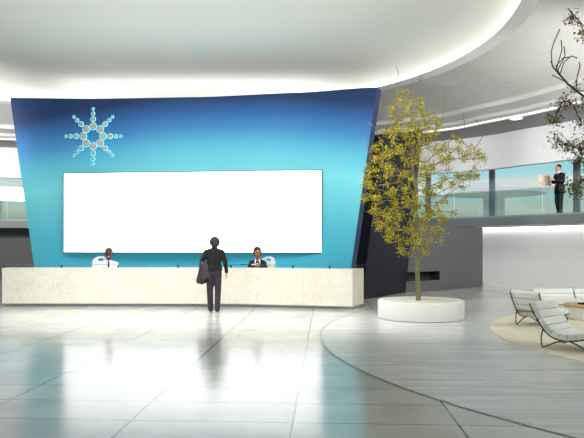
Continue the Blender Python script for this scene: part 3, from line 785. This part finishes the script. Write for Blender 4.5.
def grow(root, trunk, clumps, barkm, leafm, r0, leaf_n, leaf_r, clump_r, extra=(), names=('trunk', 'branches', 'foliage'), droop=0.0, flat=1.0, tw=0.0035):
    """trunk path, then join every clump to the nearest limb with a curved twig; pipe radii from the load"""
    nodes = [Vector(p) for p in trunk]; par = [-1] + list(range(len(trunk) - 1)); nt = len(trunk)
    base = nodes[-1]
    cl = sorted(clumps, key=lambda c: (c - base).length)
    tips = []
    for c in cl:
        best, bi = 1e9, 0
        for i, q in enumerate(nodes):
            if i < nt * .55: continue
            d = c - q
            cost = d.length * (1.0 + (1.6 if d.z < 0 else 0) * min(1, -d.z / max(d.length, .01)) * 0.9)
            if cost < best: best, bi = cost, i
        q = nodes[bi]; d = c - q; k = max(2, int(d.length / .14)); last = bi
        side = Vector((random.uniform(-1, 1), random.uniform(-1, 1), random.uniform(.1, .6))) * d.length * .13
        for j in range(1, k + 1):
            t = j / k
            nodes.append(q + d * t + side * math.sin(t * PI) * .8 + Vector((random.uniform(-1, 1), random.uniform(-1, 1), random.uniform(-1, 1))) * .012); par.append(last); last = len(nodes) - 1
        tips.append(last)
    for path in extra:
        bi = min(range(nt, len(nodes)), key=lambda i: (nodes[i] - path[0]).length); last = bi
        for p in path: nodes.append(p); par.append(last); last = len(nodes) - 1
    load = [0.0] * len(nodes); kids = [[] for _ in nodes]
    for i, p_ in enumerate(par):
        if p_ >= 0: kids[p_].append(i)
    for i in range(len(nodes) - 1, -1, -1):
        load[i] = 1.0 if not kids[i] else sum(load[k_] for k_ in kids[i])
    tot = load[0]
    rad = [max(tw, r0 * (l / tot) ** .5) for l in load]
    org = root.location
    MB().tube([nodes[i] - org for i in range(nt)], [max(rad[i], r0 * (1.15 - .45 * i / nt)) for i in range(nt)], 10).build(names[0], barkm, root)
    br = MB(); done = set()
    for i in range(nt, len(nodes)):
        if par[i] < nt or kids[par[i]][0] != i:
            path, rr, j = [nodes[par[i]] - org, nodes[i] - org], [min(rad[i] * 1.1, rad[par[i]]), rad[i]], i
            while kids[j]:
                j = kids[j][0]; path.append(nodes[j] - org); rr.append(rad[j])
            br.tube(path, rr, 5)
    br.build(names[1], barkm, root)
    lf = MB()
    for c in clumps:
        n = int(leaf_n * random.uniform(.6, 1.3))
        for _ in range(n):
            v = Vector((random.gauss(0, 1), random.gauss(0, 1), random.gauss(0, 1))) * clump_r * .55
            p = c + v - org
            a = Vector((random.uniform(-1, 1), random.uniform(-1, 1), random.uniform(-1, 1))).normalized(); b = a.orthogonal().normalized()
            b = (b * math.cos(1) + a.cross(b) * math.sin(random.uniform(0, 6))).normalized(); s_ = leaf_r * random.uniform(.6, 1.25)
            lf.add([p - a * s_, p - b * s_ * .55, p + a * s_, p + b * s_ * .55], [(0, 1, 2, 3)])
    lf.build(names[2], leafm, root, smooth=False, recalc=False)
env = [(90, 395, 405), (97, 392, 411), (104, 391, 426), (112, 390, 432), (122, 386, 440), (132, 382, 450), (142, 376, 464), (152, 369, 482), (162, 364, 488), (172, 362, 486), (182, 360, 474), (192, 361, 462), (202, 363, 456), (212, 368, 456), (222, 373, 454), (232, 379, 448), (242, 386, 441), (252, 394, 430), (260, 402, 418)]
clumps = []
tries = 0
while len(clumps) < 270 and tries < 30000:
    tries += 1
    y = random.uniform(92, 258)
    for (ya, xa0, xa1), (yb, xb0, xb1) in zip(env, env[1:]):
        if ya <= y <= yb:
            t = (y - ya) / (yb - ya); x0 = xa0 + (xb0 - xa0) * t + 2; x1 = xa1 + (xb1 - xa1) * t - 1
    if random.random() > (x1 - x0 + 22) / 130: continue
    x = random.uniform(x0, x1)
    hw = (x1 - x0) / 2 * 13.2 / F; mid = (x0 + x1) / 2
    q = (x - mid) / max(1, (x1 - x0) / 2)
    dy = random.uniform(-1, 1) * hw * .85 * math.sqrt(max(0, 1 - q * q))
    p = at(x, y, 13.2 + dy)
    # keep the drawn outline while giving the crown its depth
    if all((p - c).length > .16 for c in clumps): clumps.append(p)
tr = empty('potted_tree', TC + Vector((-.06, 0, .35))); tag(tr, 'slender tree with yellow blossom growing in the round white planter', 'tree')
trunk = [Vector((2.69, 13.2, .371)), at(418, 285, 13.2), at(417.3, 270, 13.2), at(417.5, 256, 13.2), at(416.2, 240, 13.2), at(417.2, 224, 13.2), at(415.5, 208, 13.2), at(416.5, 190, 13.2), at(413, 172, 13.2), at(412, 150, 13.2)]
A = lambda *pp: [at(x, y, 13.2) for x, y in pp]
extra = [A((398, 100), (396.5, 88), (396, 80), (398.5, 74), (396.5, 66)), A((412, 100), (413, 90), (412, 80), (411.5, 74)), A((417, 100), (416, 90), (419, 82), (424, 77)), A((419, 82), (420.5, 74), (419, 70)),
         A((442, 120), (444, 108), (445.5, 97), (444.5, 85)), A((430, 118), (433, 108), (438, 100), (436, 94)), A((462, 140), (465, 126), (463, 114)), A((474, 150), (482, 138), (483, 128), (475, 119)),
         A((372, 165), (368, 150), (366, 138)), A((380, 140), (375, 128), (368, 122)), A((384, 122), (388, 108), (391, 98))]
grow(tr, trunk, clumps, M['bark'], M['leafy'],  .048, 66, .0215, .085, extra, tw=.0075)

# tree whose branches enter at the right edge
T2 = Vector((5.75, 8.6, 0))
p2 = empty('round_planter', T2); tag(p2, 'low round white planter with olive tree outside the right edge of the view', 'planter')
MB().lathe([(.01, 0.02), (.44, .013), (.46, .03), (.46, .37), (.45, .38), (.40, .38), (.39, .36), (.39, .30), (.01, .30)], (0, 0, 0), 56).build('rim_wall', M['planter'], p2)
MB().lathe([(.388, .29), (.388, .335), (.2, .35), (.01, .355)], (0, 0, 0), 40).build('soil', M['soil'], p2)
t2 = empty('potted_tree', T2 + Vector((0, 0, .35))); tag(t2, 'olive-leaved tree whose dark branches reach in at the right edge of the photo', 'tree')
cl2 = []; tries = 0
def in2(x, y):
    if y < 42: return x > 570 + abs(y - 22) * .5 and (x > 590 or 8 < y)
    if y < 88: return x > 596
    if y < 165: return x > 550 + abs(y - 128) * .3
    if y < 172: return x > 575
    return x > 568 + abs(y - 190) * .4 if y < 212 else x > 595
while len(cl2) < 250 and tries < 12000:
    tries += 1
    x, y = random.uniform(546, 745), random.uniform(-60, 225)
    if not in2(x, y): continue
    if x > 605 and ((x - 655) / 100) ** 2 + ((y - 75) / 150) ** 2 > 1: continue
    w = 1.1 if x > 590 else .28
    p = at(x, y, 8.6 + random.uniform(-w, w))
    if all((p - c).length > (.105 if x < 590 else .26) for c in cl2): cl2.append(p)
B = lambda *pp: [at(x, y, 8.6) for x, y in pp]
ex2 = [B((600, 112), (590, 101), (578, 92), (568, 84), (560, 75), (553, 67), (551, 61)), B((552, 64), (551, 52), (554, 42), (560, 29)), B((556, 70), (559, 60), (562, 50), (561, 40)), B((557, 71), (562, 62), (565, 56), (564, 46)), B((560, 74), (564, 62), (571, 56), (577, 58)), B((566, 82), (560, 79), (552, 75)), B((576, 91), (577, 78), (580, 66), (579, 62)), B((560, 75), (556, 66), (563, 58), (570, 57)), B((600, 45), (590, 32), (578, 20), (571, 12), (568, 8))]
tk2 = [Vector((5.75, 8.6, .356)), Vector((5.74, 8.6, .9)), Vector((5.72, 8.62, 1.5)), Vector((5.68, 8.6, 2.0)), Vector((5.55, 8.6, 2.5)), Vector((5.4, 8.6, 2.9)), Vector((5.1, 8.6, 3.25)), Vector((4.75, 8.6, 3.45))]
grow(t2, tk2, cl2, M['bark2'], M['leafg'], .055, 90, .021, .10, ex2, tw=.007)

# ------------------------------------------------------------------ lounge furniture
def lounge(name, prof, width, thick, nseg, label, legs):
    r = empty(name); tag(r, label, 'lounge chair')
    P = catmull([(0, u, z) for u, z in prof], 10)
    L = sum((b - a).length for a, b in zip(P, P[1:])); P = resample(P, L / 200)
    while len(P) < 202: P.append(P[-1] + (P[-1] - P[-2]))
    def nrm(i):
        t = (P[min(i + 4, 200)] - P[max(i - 4, 0)]).normalized(); return Vector((0, -t.z, t.y)) if True else None
    for k_ in range(nseg):
        i0, i1 = int(200 * k_ / nseg), int(200 * (k_ + 1) / nseg)
        a, b = P[i0], P[i1]; n0, n1 = nrm(i0), nrm(i1); d = (b - a).normalized()
        nm = (n0 + n1).normalized()
        t0, t1 = a + n0 * thick + d * .003, b + n1 * thick - d * .003
        b0, b1 = a.lerp(b, .10) + nm * .012, a.lerp(b, .90) + nm * .012
        q = [b0, b1, t1, t0]; hw = width / 2
        MB().prism([p + Vector((-hw, 0, 0)) for p in q], [p + Vector((hw, 0, 0)) for p in q]).build('cushion', M['uphol'], r, smooth=True, bevel=.012)
    for sx in (-1, 1):
        MB().tube([p + Vector((sx * (width / 2 - .012), 0, 0)) for p in P[::8]], .011, 8).build('side_rail', M['chrome'], r)
        lg_ = MB()
        for path in legs: lg_.tube([Vector((sx * (width / 2 - .012), u, z)) for u, z in path], .011, 8)
        lg_.build('leg', M['chrome'], r)
    hw = width / 2 - .012
    for u, z in ((legs[0][0][0], legs[0][0][1]), (legs[-1][0][0], legs[-1][0][1])):
        MB().tube([(-hw, u, z), (hw, u, z)], .010, 8).build('cross_bar', M['chrome'], r)
    return r
# profile: u = 0 at the top of the back, growing forward (+Y is where the sitter looks)
PROF = [(-.02, .66), (.06, .50), (.16, .345), (.27, .225), (.40, .165), (.55, .15), (.72, .175), (.88, .215), (1.0, .22)]
LEGS = [[(.20, .29), (.17, .18), (.175, .06), (.20, .0245), (.27, .055), (.40, .12), (.52, .145)], [(.90, .21), (.95, .16), (.945, .06), (.92, .0245), (.85, .055), (.72, .12), (.60, .155)]]
c1 = lounge('lounge_chair', PROF, .62, .10, 9, 'white segmented lounge chair nearest the camera, its seat facing us', LEGS)
def put(o, corner, fdir, w, side=-1):
    """stand the chair so that its back's corner is over the given floor point"""
    f = Vector((fdir[0], fdir[1], 0)).normalized(); rz = math.atan2(-f.x, f.y)
    rx = Vector((f.y, -f.x, 0))
    o.location = Vector(corner) - rx * side * w / 2; o.rotation_euler = (0, 0, rz)
put(c1, (3.62, 9.42, 0.0), (.62, -.78), .62, 1)
c2 = copy_tree(c1); c2['label'] = 'white segmented lounge chair seen from its back, behind the nearest lounge chair'
put(c2, (4.15, 11.8, 0.0), (.8, .6), .62, -1)
for o in (c1, c2): o['group'] = 'white lounge chairs on the tan rug'
for o in (c1, c2): o.location.z = .001
SPROF = [(0, .48), (.04, .40), (.09, .30), (.17, .215), (.30, .185), (.50, .19), (.70, .195), (.80, .195)]
SLEG = [[(.14, .24), (.12, .14), (.125, .06), (.15, .0245), (.21, .05), (.34, .13)], [(.74, .195), (.77, .14), (.765, .06), (.74, .0245), (.68, .05), (.56, .14)]]
s1 = lounge('lounge_sofa', SPROF, .93, .10, 8, 'low white segmented sofa section behind the lounge chairs, left of the next section', SLEG)
s1['category'] = 'sofa'; s1.location = (6.17, 14.75, .001); s1.rotation_euler = (0, 0, PI)
s2 = copy_tree(s1); s2.location.x += .96; s2['label'] = 'low white segmented sofa section cut by the right edge of the photo'
for o in (s1, s2): o['group'] = 'white sofa sections at the back of the rug'
tb = empty('coffee_table', (6.19, 12.95, .013)); tag(tb, 'round white drum coffee table with light wood top at the right edge', 'table')
MB().lathe([(.45, 0), (.47, .01), (.47, .255), (.45, .26), (.01, .26)], (0, 0, 0), 56).build('drum_base', M['planter'], tb)
MB().lathe([(.01, .26), (.49, .26), (.50, .27), (.50, .29), (.49, .297), (.01, .297)], (0, 0, 0), 56).build('table_top', M['wood'], tb)
bk_ = MB().box(-.11, .11, -.08, .08, 0, .035).build('book', M['black'], None, smooth=False, bevel=.004)
bk_.location = (6.12, 12.98, .311); bk_.rotation_euler = (0, 0, .3); tag(bk_, 'small black book lying on the round coffee table', 'book')

# ------------------------------------------------------------------ outside: made-up pale domes standing in for reflections in the gallery windows
for (px, py, Y, rx, label) in ((494, 194, 60, 3.3, 'made-up low white dome outside the right gallery windows, standing in for a reflection'), (-8, 195, 60, 3.0, 'made-up low white dome outside the left gallery windows, standing in for a reflection')):
    c = at(px, py, Y)
    rdome = empty('reflection_dome', (c.x, c.y, -.06)); tag(rdome, label, 'reflection_dome')
    MB().lathe([(rx * .3, 0), (rx * .3, c.z - .1)], (0, 0, 0), 48).build('wall_ring', M['white'], rdome)
    MB().lathe([(rx * .28, c.z - .35), (rx * .9, c.z - .12), (rx * 1.45, c.z), (rx * 1.38, c.z + .3), (rx * 1.1, c.z + .8), (rx * .8, c.z + 1.15), (rx * .4, c.z + 1.4), (.01, c.z + 1.5)], (0, 0, 0), 64).build('roof', M['refl_dome'], rdome)

# ------------------------------------------------------------------ world and light
w = bpy.data.worlds.new('World'); SC.world = w; w.use_nodes = True; nt = w.node_tree
bg = nt.nodes['Background']
tc = nd(nt, 'ShaderNodeTexCoord'); sp = nd(nt, 'ShaderNodeSeparateXYZ'); nt.links.new(tc.outputs['Generated'], sp.inputs[0])
mp = nd(nt, 'ShaderNodeMapping'); mp.inputs['Scale'].default_value = (2.0, 2.0, 26); nt.links.new(tc.outputs['Generated'], mp.inputs['Vector'])
nz_ = nd(nt, 'ShaderNodeTexNoise'); nz_.inputs['Scale'].default_value = 1.6; nz_.inputs['Detail'].default_value = 3; nt.links.new(mp.outputs['Vector'], nz_.inputs['Vector'])
el = mth(nt, 'ADD', sp.outputs[2], mth(nt, 'MULTIPLY', mth(nt, 'SUBTRACT', nz_.outputs['Fac'], .5), .05))
sky = ramp(nt, el, [(0.0, rgb(170, 176, 168)), (.035, rgb(196, 204, 184)), (.055, rgb(236, 232, 214)), (.075, rgb(206, 236, 238)), (.09, rgb(226, 228, 214)), (.115, rgb(160, 218, 230)), (.15, rgb(164, 220, 234)), (.4, rgb(226, 234, 238))])
nt.links.new(sky, bg.inputs['Color']); bg.inputs['Strength'].default_value = 1.0

def area(name, loc, target_, sx, sy, power, col=(1, 1, 1), spread=None):
    l = bpy.data.lights.new(name, 'AREA'); l.shape = 'RECTANGLE'; l.size = sx; l.size_y = sy; l.energy = power; l.color = col
    o = bpy.data.objects.new(name, l); C.objects.link(o); o.location = loc
    if spread: l.spread = math.radians(spread)
    o.rotation_euler = (Vector(target_) - Vector(loc)).to_track_quat('-Z', 'Y').to_euler(); return o
area('key_light', (-2, 2.0, 6.2), (-1, 14, 0.8), 9, 2, 25)  # unseen light added above the frame to lift the whole hall
area('hall_fill', (-2.5, 9.0, 6.1), (-2.5, 13.0, 0), 8, 2.0, 20)  # added overhead fill, no such lamp in the hall
area('desk_fill', (-2.8, 11.2, 6.12), (-2.6, 13.2, 0), 9, 0.8, 170, spread=60)  # unseen fill added to brighten the floor before the desk
area('wall_top_fill', (-3.0, 19.75, 5.8), (-3.0, 19.7, 6.85), 8.6, .7, 60)  # invented uplight, added to lift the dark far band of the ceiling
area('wall_front_fill', (-2.4, 10.6, 5.9), (-2.4, 17.4, 3.4), 9, .8, 125, (.9, .97, 1), spread=90)  # added overhead fill that brightens the blue wall
area('ceiling_fill', (-2.0, 8.2, 5.3), (-2.0, 17, 8.4), 9, 1, 260)  # unseen lamp added to brighten the underside of the round ceiling
area('lounge_fill', (9.5, 9, 6.0), (6.5, 12, 0), 5, 4, 430)  # extra unseen fill added for the lounge furniture
area('wall_wash', (-2.6, 16.55, .25), (-2.6, 17.6, 2.6), 8.5, .25, 40, (.85, .97, 1))
area('gallery_fill', (8.5, 12.0, 4.9), (7.5, 21, 4.4), 5, 1.0, 300, spread=110)  # unseen fill added to whiten the right-hand fascia
area('gallery_fill', (-10.5, 15.0, 4.9), (-11.5, 25, 4.4), 4, 1.0, 260, spread=90)  # same added fill for the left-hand fascia
area('upper_fill', (9.5, 8.0, 4.4), (6.5, 16, 7.2), 4, 2, 120)  # added out of view to brighten the upper ceiling
for x, y in ((8.4, 22.6), (6.6, 24.9), (10.6, 20.0)):
    area('under_gallery_light', (x, y, 2.22), (x + 1.2, y + 1.0, .6), 1.8, .3, 28)

cam = bpy.data.cameras.new('camera'); co_ = bpy.data.objects.new('camera', cam); C.objects.link(co_)
cam.sensor_width = 36; cam.lens = F / 584 * 36; cam.shift_y = (HY - 219) / 584
cam.clip_end = 500; co_.location = (0, 0, EYE); co_.rotation_euler = (PI / 2, 0, 0); SC.camera = co_
SC.view_settings.view_transform = 'Standard'; SC.view_settings.look = 'None'; SC.view_settings.exposure = 0
